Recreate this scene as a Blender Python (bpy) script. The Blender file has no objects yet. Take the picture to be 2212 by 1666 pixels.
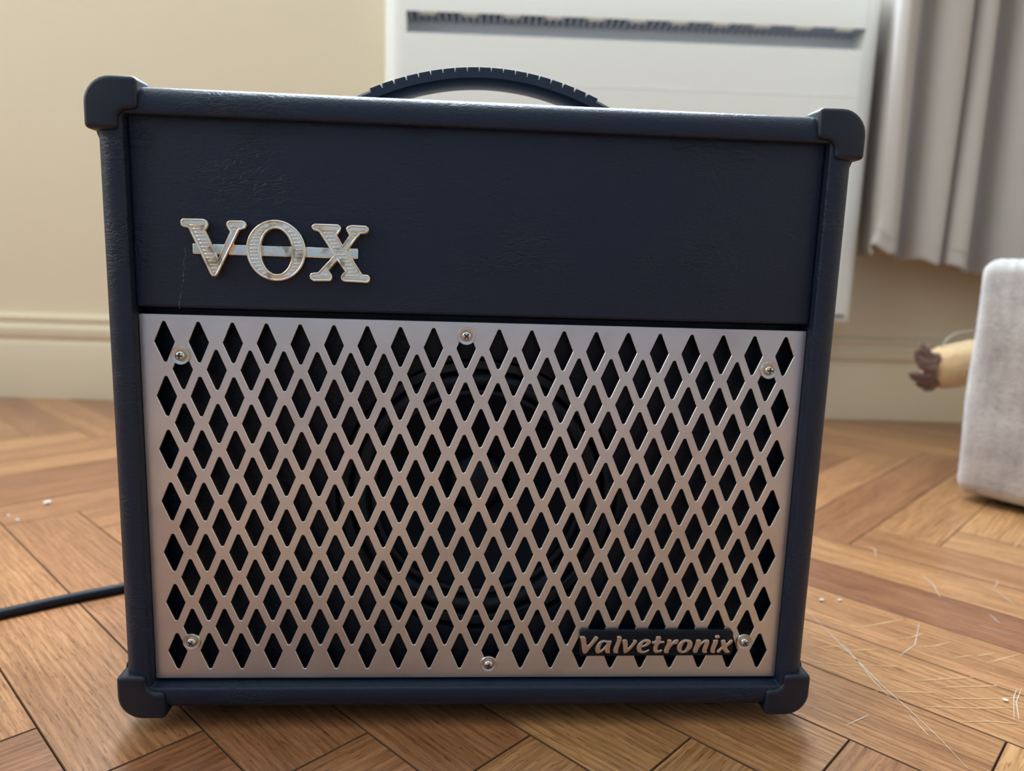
import bpy, bmesh, math, random
from mathutils import Vector, Matrix

random.seed(7)
SC = bpy.context.scene
COL = SC.collection
TH = math.radians(-2.06)            # the room is turned a little against the amplifier
ROOM = Matrix.Rotation(TH, 4, 'Z')

# ------------------------------------------------------------------ camera
cd = bpy.data.cameras.new('camera'); cam = bpy.data.objects.new('camera', cd); COL.objects.link(cam)
cd.sensor_width = 36.0; cd.lens = 26.04; cd.clip_start = 0.01
rx = Vector((0.99785531, -0.05768548, 0.0309381)).normalized()
fw = Vector((0.06187625, 0.98545138, -0.15829372)).normalized()
up = rx.cross(fw).normalized()
M = Matrix((rx, up, -fw)).transposed().to_4x4(); M.translation = Vector((-0.00749, -0.38428, 0.25459))
cam.matrix_world = M
cd.dof.use_dof = True; cd.dof.focus_distance = 0.385; cd.dof.aperture_fstop = 6.4
SC.camera = cam

# ------------------------------------------------------------------ light and exposure
w = bpy.data.worlds.new('world'); SC.world = w; w.use_nodes = True
w.node_tree.nodes['Background'].inputs[0].default_value = (0.62, 0.78, 1.0, 1)
w.node_tree.nodes['Background'].inputs[1].default_value = 0.6
SC.view_settings.view_transform = 'Standard'; SC.view_settings.look = 'None'
SC.view_settings.gamma = 1.0; SC.view_settings.exposure = 0.0
SC.view_settings.use_curve_mapping = False
SC.cycles.max_bounces = 6; SC.cycles.diffuse_bounces = 4; SC.cycles.glossy_bounces = 3; SC.cycles.transmission_bounces = 3
SC.cycles.caustics_reflective = False; SC.cycles.caustics_refractive = False
SC.cycles.use_adaptive_sampling = True; SC.cycles.adaptive_threshold = 0.04

def area(name, s, t, z, sx, sz, power, color, direction, tilt=0.0):
    d = bpy.data.lights.new(name, 'AREA'); d.shape = 'RECTANGLE'; d.size = sx; d.size_y = sz
    d.energy = power; d.color = color
    o = bpy.data.objects.new(name, d); COL.objects.link(o)
    o.matrix_world = ROOM @ Matrix.Translation((s, t, z)) @ direction @ Matrix.Rotation(math.radians(90 + tilt), 4, 'X')
    return o
# daylight in the opening of the window above the heater, and fill light in an added, unseen side window
area('window_or_fill_light', -0.06, 0.985, 1.53, 1.16, 1.16, 130, (0.70, 0.85, 1.0), Matrix.Rotation(math.pi, 4, 'Z'), 0)
area('window_or_fill_light', -1.935, -0.30, 1.45, 1.36, 1.26, 27, (0.80, 0.91, 1.0), Matrix.Rotation(-math.pi/2, 4, 'Z'), 0)

# ------------------------------------------------------------------ helpers
def link(o, parent=None):
    COL.objects.link(o)
    if parent is not None: o.parent = parent
    return o
def mesh_obj(name, verts, faces, mat, parent=None, smooth=False):
    me = bpy.data.meshes.new(name); me.from_pydata([tuple(v) for v in verts], [], faces); me.update()
    if mat: me.materials.append(mat)
    if smooth: me.polygons.foreach_set('use_smooth', [True]*len(me.polygons))
    return link(bpy.data.objects.new(name, me), parent)
def bm_obj(name, bm, mat, parent=None, smooth=None):
    bmesh.ops.recalc_face_normals(bm, faces=bm.faces)
    me = bpy.data.meshes.new(name); bm.to_mesh(me); bm.free()
    if mat: me.materials.append(mat)
    if smooth is not None: shade(me, smooth)
    return link(bpy.data.objects.new(name, me), parent)
def shade(me, angle):
    me.polygons.foreach_set('use_smooth', [True]*len(me.polygons))
    me.set_sharp_from_angle(angle=math.radians(angle))
def tag(o, label=None, cat=None, group=None, kind=None):
    if label: o['label'] = label
    if cat: o['category'] = cat
    if group: o['group'] = group
    if kind: o['kind'] = kind
    return o
def empty(name, loc=(0, 0, 0)):
    o = bpy.data.objects.new(name, None); COL.objects.link(o); o.location = loc; o.empty_display_size = 0.02
    return o
def box(bm, a, b, bevel=0.0, seg=2):
    r = bmesh.ops.create_cube(bm, size=1.0)
    for v in r['verts']:
        v.co = Vector([(a[i]+b[i])/2 + v.co[i]*(b[i]-a[i]) for i in range(3)])
    if bevel:
        e = list({e for v in r['verts'] for e in v.link_edges})
        bmesh.ops.bevel(bm, geom=e, offset=bevel, segments=seg, profile=0.5, affect='EDGES')
def box_obj(name, a, b, mat, parent=None, bevel=0.0, seg=2):
    bm = bmesh.new(); box(bm, a, b, bevel, seg)
    return bm_obj(name, bm, mat, parent, 35 if bevel else None)
def chaikin(p, n=1):
    for _ in range(n):
        q = []
        for i in range(len(p)):
            a, b = p[i], p[(i+1) % len(p)]
            q.append((a[0]*.75+b[0]*.25, a[1]*.75+b[1]*.25)); q.append((a[0]*.25+b[0]*.75, a[1]*.25+b[1]*.75))
        p = q
    return p
def plate(name, loops, y_front, y_back, bevel, mat, parent=None, res=2, angle=40):
    """flat outline(s) in the amp's front plane (mm: x, z), thickness along y (mm), front edges bevelled"""
    cu = bpy.data.curves.new('outline', 'CURVE'); cu.dimensions = '2D'; cu.fill_mode = 'BOTH'
    th = (y_back - y_front) / 2
    cu.extrude = max(th - bevel, 0.001); cu.bevel_depth = bevel; cu.bevel_resolution = res; cu.offset = -bevel
    for lp in loops:
        sp = cu.splines.new('POLY'); sp.points.add(len(lp)-1); sp.use_cyclic_u = True
        for pt, (x, z) in zip(sp.points, lp): pt.co = (x, z, 0, 1)
    tmp = bpy.data.objects.new('outline', cu); COL.objects.link(tmp)
    dg = bpy.context.evaluated_depsgraph_get()
    me = bpy.data.meshes.new_from_object(tmp.evaluated_get(dg))
    bpy.data.objects.remove(tmp); bpy.data.curves.remove(cu)
    ym = (y_front + y_back) / 2
    for v in me.vertices:
        x, z, d = v.co; v.co = (x/1000, (ym - d)/1000, z/1000)
    me.name = name; me.materials.clear(); me.materials.append(mat)
    bm = bmesh.new(); bm.from_mesh(me); bmesh.ops.remove_doubles(bm, verts=bm.verts, dist=1e-6)
    bmesh.ops.recalc_face_normals(bm, faces=bm.faces); bm.to_mesh(me); bm.free()
    shade(me, angle)
    return link(bpy.data.objects.new(name, me), parent)
def tube(bm, pts, r, n=8, closed=False, caps=True):
    """round tube along a polyline (metres); r a number or a list"""
    pts = [Vector(p) for p in pts]; m = len(pts); rings = []; prev = None
    for i, p in enumerate(pts):
        if closed: d = pts[(i+1) % m] - pts[i-1]
        else: d = pts[min(i+1, m-1)] - pts[max(i-1, 0)]
        d.normalize()
        if prev is None:
            a = Vector((0, 0, 1)) if abs(d.z) < .9 else Vector((1, 0, 0)); u = d.cross(a).normalized()
        else:
            u = (prev - d*prev.dot(d)).normalized()
        prev = u; v = d.cross(u); rr = r[i] if isinstance(r, (list, tuple)) else r
        rings.append([bm.verts.new(p + (u*math.cos(2*math.pi*k/n) + v*math.sin(2*math.pi*k/n))*rr) for k in range(n)])
    for i in range(m if closed else m-1):
        A, B = rings[i], rings[(i+1) % m]
        for k in range(n): bm.faces.new((A[k], A[(k+1) % n], B[(k+1) % n], B[k]))
    if caps and not closed:
        bm.faces.new(rings[0][::-1]); bm.faces.new(rings[-1])
def lathe(bm, prof, c, axis='y', n=48):
    """prof: (radius, along axis); radius 0 closes the shape"""
    rings = []
    for r, a in prof:
        row = []
        for k in range(1 if r < 1e-7 else n):
            t = 2*math.pi*k/n
            p = (r*math.cos(t), a, r*math.sin(t)) if axis == 'y' else (r*math.cos(t), r*math.sin(t), a)
            row.append(bm.verts.new(Vector(c) + Vector(p)))
        rings.append(row)
    for A, B in zip(rings, rings[1:]):
        if len(A) == 1 and len(B) == 1: continue
        for k in range(n):
            if len(A) == 1: bm.faces.new((A[0], B[k], B[(k+1) % n]))
            elif len(B) == 1: bm.faces.new((A[k], A[(k+1) % n], B[0]))
            else: bm.faces.new((A[k], A[(k+1) % n], B[(k+1) % n], B[k]))
def to_room(o):
    o.matrix_world = ROOM @ o.matrix_world
    return o

# ------------------------------------------------------------------ materials
def mat(name, color, rough=0.5, metal=0.0, spec=0.5, **kw):
    m = bpy.data.materials.new(name); m.use_nodes = True
    b = m.node_tree.nodes['Principled BSDF']
    b.inputs['Base Color'].default_value = (*color, 1); b.inputs['Roughness'].default_value = rough
    b.inputs['Metallic'].default_value = metal; b.inputs['Specular IOR Level'].default_value = spec
    for k, v in kw.items(): b.inputs[k.replace('_', ' ')].default_value = v
    return m
def N(m, t, **kw):
    n = m.node_tree.nodes.new(t)
    for k, v in kw.items():
        if k in n.inputs.keys(): n.inputs[k].default_value = v
        else: setattr(n, k, v)
    return n
def L(m, a, ao, b, bi): m.node_tree.links.new(a.outputs[ao], b.inputs[bi])
def bsdf(m): return m.node_tree.nodes['Principled BSDF']
def coords(m, scale=(1, 1, 1)):
    tc = N(m, 'ShaderNodeTexCoord'); mp = N(m, 'ShaderNodeMapping'); mp.inputs['Scale'].default_value = scale
    L(m, tc, 'Object', mp, 'Vector'); return mp
def ramp(m, stops):
    r = N(m, 'ShaderNodeValToRGB'); e = r.color_ramp.elements
    while len(e) < len(stops): e.new(0.5)
    for el, (p, c) in zip(e, stops): el.position = p; el.color = (*c, 1)
    return r
def bump(m, src, out, strength, dist):
    b = N(m, 'ShaderNodeBump'); b.inputs['Strength'].default_value = strength; b.inputs['Distance'].default_value = dist
    L(m, src, out, b, 'Height'); L(m, b, 'Normal', bsdf(m), 'Normal'); return b

def leather(name, color, scale=(1, 1, 1.5), strength=0.6, spec=0.32):
    m = mat(name, color, 0.42, spec=spec)
    mp = coords(m, scale)
    n0 = N(m, 'ShaderNodeTexNoise', Scale=330.0, Detail=2.0, Distortion=1.5); L(m, mp, 0, n0, 'Vector')
    st = N(m, 'ShaderNodeMapping'); st.inputs['Scale'].default_value = (1, 1, 1.9); st.inputs['Rotation'].default_value = (0, .5, 0); L(m, mp, 0, st, 0)
    v = N(m, 'ShaderNodeTexVoronoi', feature='DISTANCE_TO_EDGE', Scale=95.0)
    nd = N(m, 'ShaderNodeTexNoise', Scale=70.0, Detail=3.0); L(m, st, 0, nd, 'Vector')
    mx = N(m, 'ShaderNodeMixRGB', blend_type='LINEAR_LIGHT'); mx.inputs[0].default_value = .016; L(m, st, 0, mx, 1); L(m, nd, 'Color', mx, 2); L(m, mx, 0, v, 'Vector')
    rv = ramp(m, [(0.0, (0, 0, 0)), (0.10, (1, 1, 1))]); L(m, v, 0, rv, 0)
    n2 = N(m, 'ShaderNodeTexNoise', Scale=22.0, Detail=4.0); L(m, mp, 0, n2, 'Vector')
    wgt = N(m, 'ShaderNodeMapRange'); wgt.inputs[1].default_value = .50; wgt.inputs[2].default_value = .66; wgt.inputs[3].default_value = 0.0; wgt.inputs[4].default_value = .8
    L(m, n2, 0, wgt, 0)
    mul = N(m, 'ShaderNodeMath', operation='MULTIPLY'); L(m, rv, 0, mul, 0); L(m, wgt, 0, mul, 1)
    ad = N(m, 'ShaderNodeMath', operation='MULTIPLY_ADD'); ad.inputs[1].default_value = .9; L(m, n0, 0, ad, 0); L(m, mul, 0, ad, 2)
    bump(m, ad, 0, strength, 0.0005)
    return m
M_LEATHER = leather('black leatherette', (0.0095, 0.0168, 0.0365))
M_PLASTIC = mat('black moulded plastic', (0.0085, 0.0130, 0.024), 0.42, spec=.38)
mp = coords(M_PLASTIC); n = N(M_PLASTIC, 'ShaderNodeTexNoise', Scale=700.0, Detail=2.0); L(M_PLASTIC, mp, 0, n, 'Vector'); bump(M_PLASTIC, n, 0, .12, .0003)
M_RUBBER = mat('black rubber', (0.012, 0.013, 0.016), 0.6)
M_CABLE = mat('black cable sheath', (0.007, 0.010, 0.017), 0.5, spec=.3)
M_HANDLE = mat('black handle plastic', (0.014, 0.021, 0.038), 0.36)
M_BAFFLE = leather('black baffle covering', (0.005, 0.0085, 0.0155), (1, 1, 1), .6, .2)
M_CONE = mat('black speaker paper', (0.006, 0.010, 0.018), 0.75, spec=.25)
M_SURR = mat('speaker rubber', (0.006, 0.010, 0.018), 0.4, spec=.4)
M_BADGE = mat('black badge plastic', (0.005, 0.008, 0.015), 0.4, spec=.25)

M_STEEL = mat('brushed steel', (0.60, 0.57, 0.545), 0.36, 1.0)
mp = coords(M_STEEL, (1, 1, 1))
n = N(M_STEEL, 'ShaderNodeTexNoise', Scale=14.0, Detail=5.0, Roughness=.6); L(M_STEEL, mp, 0, n, 'Vector')
r = ramp(M_STEEL, [(0.3, (0.58, 0.565, 0.55)), (0.5, (0.68, 0.675, 0.655)), (0.75, (0.74, 0.745, 0.735))]); L(M_STEEL, n, 0, r, 0)
L(M_STEEL, r, 0, bsdf(M_STEEL), 'Base Color')
n2 = N(M_STEEL, 'ShaderNodeTexNoise', Scale=60.0, Detail=6.0); L(M_STEEL, mp, 0, n2, 'Vector')
mr = N(M_STEEL, 'ShaderNodeMapRange'); mr.inputs[3].default_value = .27; mr.inputs[4].default_value = .45; L(M_STEEL, n2, 0, mr, 0); L(M_STEEL, mr, 0, bsdf(M_STEEL), 'Roughness')
M_SCREW = mat('nickel screw', (0.62, 0.58, 0.52), 0.22, 1.0)
M_WASHER = mat('zinc washer', (0.66, 0.64, 0.60), 0.33, 1.0)
M_RECESS = mat('screw recess', (0.08, 0.07, 0.065), 0.5, 1.0)
M_CHROME = mat('worn chrome', (0.80, 0.78, 0.72), 0.16, 1.0)
mp = coords(M_CHROME); n = N(M_CHROME, 'ShaderNodeTexNoise', Scale=110.0, Detail=4.0); L(M_CHROME, mp, 0, n, 'Vector')
r = ramp(M_CHROME, [(0.36, (0.44, 0.39, 0.29)), (0.44, (0.86, 0.78, 0.62)), (0.64, (0.90, 0.85, 0.74))]); L(M_CHROME, n, 0, r, 0); L(M_CHROME, r, 0, bsdf(M_CHROME), 'Base Color')
mr = N(M_CHROME, 'ShaderNodeMapRange'); mr.inputs[1].default_value = .35; mr.inputs[2].default_value = .6; mr.inputs[3].default_value = .35; mr.inputs[4].default_value = .14; L(M_CHROME, n, 0, mr, 0); L(M_CHROME, mr, 0, bsdf(M_CHROME), 'Roughness')
M_BRASS = mat('satin badge lettering', (0.66, 0.56, 0.49), 0.35, 1.0)

def wood(name):
    m = mat(name, (0.4, 0.22, 0.1), 0.3, spec=0.5)
    m.node_tree.nodes['Principled BSDF'].inputs['Coat Weight'].default_value = 0.22
    bsdf(m).inputs['Coat Roughness'].default_value = 0.16
    tc = N(m, 'ShaderNodeTexCoord'); oi = N(m, 'ShaderNodeObjectInfo')
    off = N(m, 'ShaderNodeVectorMath', operation='SCALE'); off.inputs[0].default_value = (37.0, 11.0, 53.0); L(m, oi, 'Random', off, 'Scale')
    add = N(m, 'ShaderNodeVectorMath', operation='ADD'); L(m, tc, 'Object', add, 0); L(m, off, 0, add, 1)
    def mapped(sc):
        q = N(m, 'ShaderNodeMapping'); q.inputs['Scale'].default_value = sc; L(m, add, 0, q, 'Vector'); return q
    a = mapped((1.6, 14, 1)); n1 = N(m, 'ShaderNodeTexNoise', Scale=3.0, Detail=4.0, Distortion=.6); L(m, a, 0, n1, 'Vector')     # broad figure
    wv = N(m, 'ShaderNodeTexWave', wave_type='BANDS', bands_direction='Y', Scale=9.0, Distortion=9.0, Detail=2.0); wv.inputs['Detail Scale'].default_value = .7
    b = mapped((1.2, 7, 1)); L(m, b, 0, wv, 'Vector')
    c = mapped((14, 260, 1)); n3 = N(m, 'ShaderNodeTexNoise', Scale=2.0, Detail=5.0, Roughness=.65); L(m, c, 0, n3, 'Vector')       # streaks
    d = mapped((110, 900, 1)); n4 = N(m, 'ShaderNodeTexNoise', Scale=1.0, Detail=2.0); L(m, d, 0, n4, 'Vector')                    # pores
    base = ramp(m, [(0.0, (0.29, 0.124, 0.058)), (0.35, (0.38, 0.177, 0.080)), (0.7, (0.455, 0.227, 0.099)), (1.0, (0.54, 0.290, 0.124))]); L(m, oi, 'Random', base, 0)
    def mult(src, out, fac, stops):
        r = ramp(m, stops); L(m, src, out, r, 0)
        mx = N(m, 'ShaderNodeMixRGB', blend_type='MULTIPLY'); mx.inputs[0].default_value = fac
        L(m, last[0], 0, mx, 1); L(m, r, 0, mx, 2); last[0] = mx
    last = [base]
    mult(n1, 0, .8, [(.25, (.62, .55, .48)), (.6, (1.05, 1.03, 1.0))])
    mult(wv, 0, .42, [(.1, (.62, .52, .42)), (.6, (1, 1, 1))])
    mult(n3, 0, .9, [(.3, (.55, .48, .42)), (.6, (1.08, 1.07, 1.05))])
    mult(n4, 0, .7, [(.30, (.42, .33, .27)), (.42, (1, 1, 1))])
    L(m, last[0], 0, bsdf(m), 'Base Color')
    mr = N(m, 'ShaderNodeMapRange'); mr.inputs[3].default_value = .24; mr.inputs[4].default_value = .42; L(m, n3, 0, mr, 0); L(m, mr, 0, bsdf(m), 'Roughness')
    ad = N(m, 'ShaderNodeMath', operation='MULTIPLY_ADD'); ad.inputs[1].default_value = .5; L(m, n4, 0, ad, 0); L(m, n3, 0, ad, 2)
    bump(m, ad, 0, .22, .0004)
    return m
M_WOOD = wood('oak parquet')
M_SUB = mat('dark joint', (0.02, 0.013, 0.009), 0.9)
M_JOINT = mat('plank edge', (0.12, 0.062, 0.032), 0.8, spec=.2)
M_SCUFF = mat('grey scuff', (0.10, 0.11, 0.13), 0.8)
M_SCR = mat('pale scratch', (0.64, 0.54, 0.42), 0.6)
M_FLECK = mat('oak ray fleck', (0.54, 0.32, 0.145), 0.35)
M_CRUMB = mat('white crumb', (0.8, 0.76, 0.7), 0.8)

def paint(name, color, rough, s=.05):
    m = mat(name, color, rough)
    mp = coords(m); n = N(m, 'ShaderNodeTexNoise', Scale=220.0, Detail=3.0); L(m, mp, 0, n, 'Vector'); bump(m, n, 0, s, .001)
    return m
M_WALL = paint('cream wall paint', (0.77, 0.665, 0.485), 0.75)
M_SLATE = paint('slate blue reflection wall', (0.22, 0.29, 0.40), 0.7)  # made-up colour for the unseen wall, dims and cools the amp's reflections
M_TRIM = paint('cream gloss trim paint', (0.72, 0.62, 0.45), 0.4)
M_CEIL = paint('white ceiling paint', (0.8, 0.78, 0.72), 0.8)
M_FRAME = paint('white window paint', (0.8, 0.8, 0.78), 0.35)
M_HEAT = paint('off-white enamel', (0.90, 0.91, 0.85), 0.38, .02)
M_DEFL = paint('skylight-blue heater back plate', (0.90, 0.94, 0.97), 0.45, .02)  # skylight falling on the plate is put into its pale blue
M_FIN = mat('skylight-blue heater fin', (0.52, 0.60, 0.76), 0.5)  # blue skylight coming through the slats is painted into their colour
M_SLOT = mat('shade-blue heater inside', (0.04, 0.08, 0.16), 0.7)  # shade and skylight inside the outlet painted as a dark blue
M_GLASS = mat('window glass', (1, 1, 1), 0.02, Transmission_Weight=1.0)

M_CURT = mat('taupe curtain cloth', (0.48, 0.425, 0.38), 0.9, spec=.1, Sheen_Weight=.3)
mp = coords(M_CURT); n = N(M_CURT, 'ShaderNodeTexNoise', Scale=1400.0, Detail=2.0); L(M_CURT, mp, 0, n, 'Vector'); bump(M_CURT, n, 0, .25, .0006)
M_PLUSH = mat('grey plush', (0.44, 0.40, 0.37), 0.95, spec=.1, Sheen_Weight=.6, Sheen_Roughness=.5)
mp = coords(M_PLUSH)
n = N(M_PLUSH, 'ShaderNodeTexNoise', Scale=26.0, Detail=6.0, Roughness=.62); L(M_PLUSH, mp, 0, n, 'Vector')
r = ramp(M_PLUSH, [(.3, (.36, .325, .30)), (.55, (.53, .48, .445)), (.75, (.64, .60, .56))]); L(M_PLUSH, n, 0, r, 0); L(M_PLUSH, r, 0, bsdf(M_PLUSH), 'Base Color')
n2 = N(M_PLUSH, 'ShaderNodeTexNoise', Scale=520.0, Detail=3.0); L(M_PLUSH, mp, 0, n2, 'Vector'); bump(M_PLUSH, n2, 0, .7, .0015)
M_TAN = mat('tan fuzzy plush', (0.60, 0.40, 0.20), 0.95, Sheen_Weight=.4)
mp = coords(M_TAN); n = N(M_TAN, 'ShaderNodeTexNoise', Scale=160.0, Detail=5.0); L(M_TAN, mp, 0, n, 'Vector'); bump(M_TAN, n, 0, .8, .003)
M_BROWN = mat('frayed brown cloth', (0.17, 0.095, 0.075), 0.95)
M_CORD = mat('pale clear cord', (0.62, 0.62, 0.58), 0.25, Transmission_Weight=.5)

# ------------------------------------------------------------------ traced outlines, millimetres in the amplifier's front plane
EMBLEM_V = [(-147.2, 273.1), (-137.1, 273.1), (-135.5, 272.3), (-134.9, 270.5), (-135.4, 268.9), (-136.4, 267.6), (-130.8, 254.3), (-124.8, 267.2), (-126.0, 269.0), (-126.6, 270.6), (-126.1, 272.0), (-124.7, 272.9), (-118.2, 272.9), (-116.9, 272.1), (-116.6, 270.5), (-117.2, 269.1), (-118.6, 268.4), (-120.0, 268.1), (-131.1, 246.2), (-131.8, 245.3), (-132.9, 245.0), (-134.1, 245.3), (-134.8, 246.1), (-144.4, 267.7), (-145.0, 268.3), (-146.4, 268.5), (-148.0, 269.2), (-148.5, 270.8), (-148.1, 272.1)]
EMBLEM_X = [(-83.9, 272.7), (-72.2, 272.7), (-70.8, 271.6), (-70.8, 269.9), (-71.6, 268.5), (-72.7, 267.3), (-70.2, 262.7), (-67.0, 267.5), (-68.3, 269.5), (-68.5, 270.9), (-67.5, 272.1), (-65.7, 272.6), (-58.6, 272.5), (-57.2, 271.5), (-57.0, 269.9), (-57.7, 268.7), (-59.1, 268.1), (-61.2, 268.1), (-67.8, 260.0), (-60.3, 248.5), (-57.7, 248.5), (-56.5, 247.3), (-56.5, 245.4), (-57.7, 244.1), (-69.6, 244.4), (-71.0, 245.4), (-71.2, 247.1), (-70.5, 248.3), (-69.2, 249.8), (-72.8, 254.6), (-76.9, 249.8), (-75.3, 247.7), (-75.2, 245.8), (-76.2, 244.5), (-84.7, 244.2), (-86.4, 245.5), (-86.7, 247.1), (-85.8, 248.5), (-84.2, 248.8), (-82.3, 249.0), (-74.5, 257.4), (-81.6, 268.4), (-82.6, 268.8), (-84.2, 269.2), (-85.3, 270.4), (-85.3, 271.5)]
BADGE_LETTERS = [
     [[(58.51, 52.63), (59.27, 53.11), (60.6, 53.27), (61.62, 52.87), (61.99, 52.04), (62.65, 46.58), (66.44, 52.28), (66.84, 53.23), (68.4, 53.18), (69.07, 52.28), (68.71, 51.57), (67.03, 49.43), (64.52, 45.87), (63.06, 43.72), (62.2, 42.82), (60.86, 42.96), (60.25, 43.97), (59.58, 48.72), (59.02, 51.33)]] ,
     [[(76.81, 50.62), (76.31, 49.43), (75.6, 45.86), (75.69, 44.19), (76.18, 43.28), (74.74, 43.04), (73.6, 43.36), (73.0, 44.19), (73.03, 45.62), (71.34, 43.72), (69.14, 42.88), (68.0, 43.36), (67.36, 44.91), (67.5, 46.58), (68.61, 48.96), (70.1, 50.5), (71.87, 50.98), (73.67, 50.74), (75.02, 50.62)], [(73.76, 48.96), (73.05, 49.67), (72.14, 49.91), (71.28, 49.31), (70.57, 47.77), (70.21, 46.1), (70.26, 45.03), (70.72, 44.91), (71.68, 45.86), (73.15, 47.77)]] ,
     [[(79.25, 53.0), (80.46, 53.42), (81.71, 53.23), (82.21, 52.28), (81.96, 50.62), (80.82, 46.81), (80.27, 44.66), (80.74, 43.35), (79.45, 43.04), (78.09, 43.35), (77.54, 44.43), (77.92, 46.57), (79.1, 49.67), (79.57, 51.33)]] ,
     [[(82.28, 50.98), (83.49, 51.45), (84.84, 51.29), (85.45, 50.38), (85.69, 48.24), (85.71, 45.85), (87.29, 47.76), (88.51, 49.91), (88.66, 51.34), (90.24, 51.1), (90.96, 50.38), (90.68, 49.43), (88.69, 46.81), (86.58, 44.3), (84.63, 43.03), (83.6, 43.34), (83.23, 45.85), (82.73, 48.95)]] ,
     [[(98.03, 45.25), (98.17, 44.77), (96.77, 43.69), (94.77, 43.02), (92.73, 43.17), (91.32, 44.17), (90.66, 45.85), (90.9, 47.52), (92.14, 49.43), (93.85, 50.86), (95.62, 51.53), (97.42, 51.46), (98.6, 50.62), (98.77, 49.67), (98.05, 48.47), (96.32, 47.28), (94.56, 46.61), (93.33, 46.45), (93.51, 45.37), (94.24, 44.41), (95.59, 44.41), (96.91, 45.01), (97.44, 45.56)], [(93.69, 47.88), (94.92, 48.05), (96.0, 48.95), (96.21, 49.91), (95.59, 50.14), (94.61, 49.55), (93.98, 48.71)]] ,
     [[(101.46, 53.12), (102.91, 53.36), (104.05, 53.2), (104.37, 52.41), (104.01, 50.26), (106.37, 50.5), (106.32, 49.55), (105.78, 49.07), (103.53, 49.0), (102.86, 47.04), (102.5, 45.6), (103.0, 44.88), (104.02, 44.88), (104.88, 45.48), (105.49, 44.88), (105.2, 44.04), (103.55, 43.25), (101.75, 43.21), (100.57, 43.93), (100.14, 45.36), (100.38, 47.04), (100.82, 48.95), (99.03, 48.71), (99.3, 49.91), (99.61, 50.26), (101.19, 50.26), (101.32, 51.81)]] ,
     [[(107.8, 51.1), (108.91, 51.46), (110.16, 51.34), (110.66, 50.62), (110.21, 48.83), (111.24, 50.38), (112.53, 51.34), (113.88, 51.46), (114.5, 50.74), (113.83, 48.95), (112.95, 48.42), (112.14, 48.71), (111.16, 48.11), (109.73, 45.84), (109.04, 44.16), (109.21, 43.32), (107.87, 43.08), (106.61, 43.32), (106.24, 44.4), (106.77, 46.08), (107.73, 48.71), (107.97, 50.14)]] ,
     [[(113.58, 45.83), (113.71, 47.27), (114.5, 48.95), (115.77, 50.38), (117.51, 51.34), (119.32, 51.46), (121.17, 50.98), (122.26, 49.9), (122.59, 48.47), (122.26, 46.79), (121.13, 45.11), (119.41, 43.67), (117.63, 43.07), (115.8, 43.24), (114.38, 44.15)], [(116.34, 45.35), (116.47, 46.79), (117.03, 48.47), (117.86, 49.67), (118.85, 50.02), (119.49, 49.67), (119.53, 48.47), (119.08, 46.79), (118.5, 45.23), (117.77, 44.39), (116.97, 44.39)]] ,
     [[(124.34, 51.1), (125.67, 51.46), (126.94, 51.29), (127.22, 50.5), (126.77, 48.83), (128.23, 50.62), (129.77, 51.39), (131.14, 51.39), (131.87, 50.74), (132.06, 49.66), (131.63, 47.74), (130.98, 45.82), (130.84, 44.62), (131.26, 43.54), (129.92, 43.13), (128.53, 43.42), (128.11, 44.5), (128.34, 46.06), (129.27, 48.94), (129.23, 49.42), (128.35, 49.06), (126.89, 47.27), (125.89, 45.35), (125.55, 43.66), (124.22, 43.18), (123.18, 43.42), (122.75, 44.63), (123.51, 46.79), (124.33, 49.66)]] ,
     [[(134.12, 51.1), (135.46, 51.34), (136.73, 51.22), (137.08, 50.5), (136.58, 48.7), (135.66, 45.82), (135.4, 44.62), (135.94, 43.53), (134.49, 43.12), (133.21, 43.41), (132.83, 44.5), (133.11, 46.3), (134.01, 49.42)], [(135.17, 53.74), (136.63, 53.98), (137.56, 53.74), (137.84, 53.02), (137.35, 52.06), (135.87, 51.94), (134.94, 52.3), (134.88, 53.02)]] ,
     [[(138.37, 50.62), (139.36, 51.1), (140.94, 51.34), (141.22, 50.62), (141.39, 49.06), (142.04, 48.94), (142.88, 49.9), (143.8, 51.22), (144.83, 51.22), (145.43, 50.86), (145.39, 49.9), (144.13, 48.46), (142.23, 47.02), (142.76, 45.57), (143.4, 44.73), (144.38, 43.88), (143.85, 43.4), (142.5, 43.04), (141.33, 43.4), (140.3, 44.85), (139.82, 45.7), (138.54, 43.89), (137.92, 43.12), (136.74, 43.53), (136.54, 44.13), (137.29, 45.34), (139.18, 46.9), (138.73, 48.94)]] ,
]
FLECKS = [[(0.255, 0.128), (0.281, 0.12), (0.309, 0.13), (0.322, 0.135)], [(0.296, 0.103), (0.313, 0.107), (0.326, 0.114)], [(0.308, 0.093), (0.323, 0.095), (0.337, 0.101)], [(0.239, 0.09), (0.264, 0.094)], [(0.25, 0.085), (0.278, 0.089)], [(0.221, 0.071), (0.243, 0.067), (0.268, 0.067), (0.294, 0.065)], [(0.28, 0.049), (0.303, 0.052), (0.327, 0.055)], [(0.294, 0.042), (0.333, 0.045)], [(0.25, 0.037), (0.289, 0.036)], [(0.287, 0.03), (0.312, 0.03), (0.342, 0.032)], [(0.271, 0.021), (0.301, 0.02), (0.334, 0.021)], [(0.286, 0.006), (0.303, 0.007), (0.322, 0.004)], [(0.345, 0.073), (0.363, 0.08), (0.378, 0.086)], [(0.326, 0.079), (0.342, 0.083)], [(0.344, 0.082), (0.359, 0.086)]]
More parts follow.
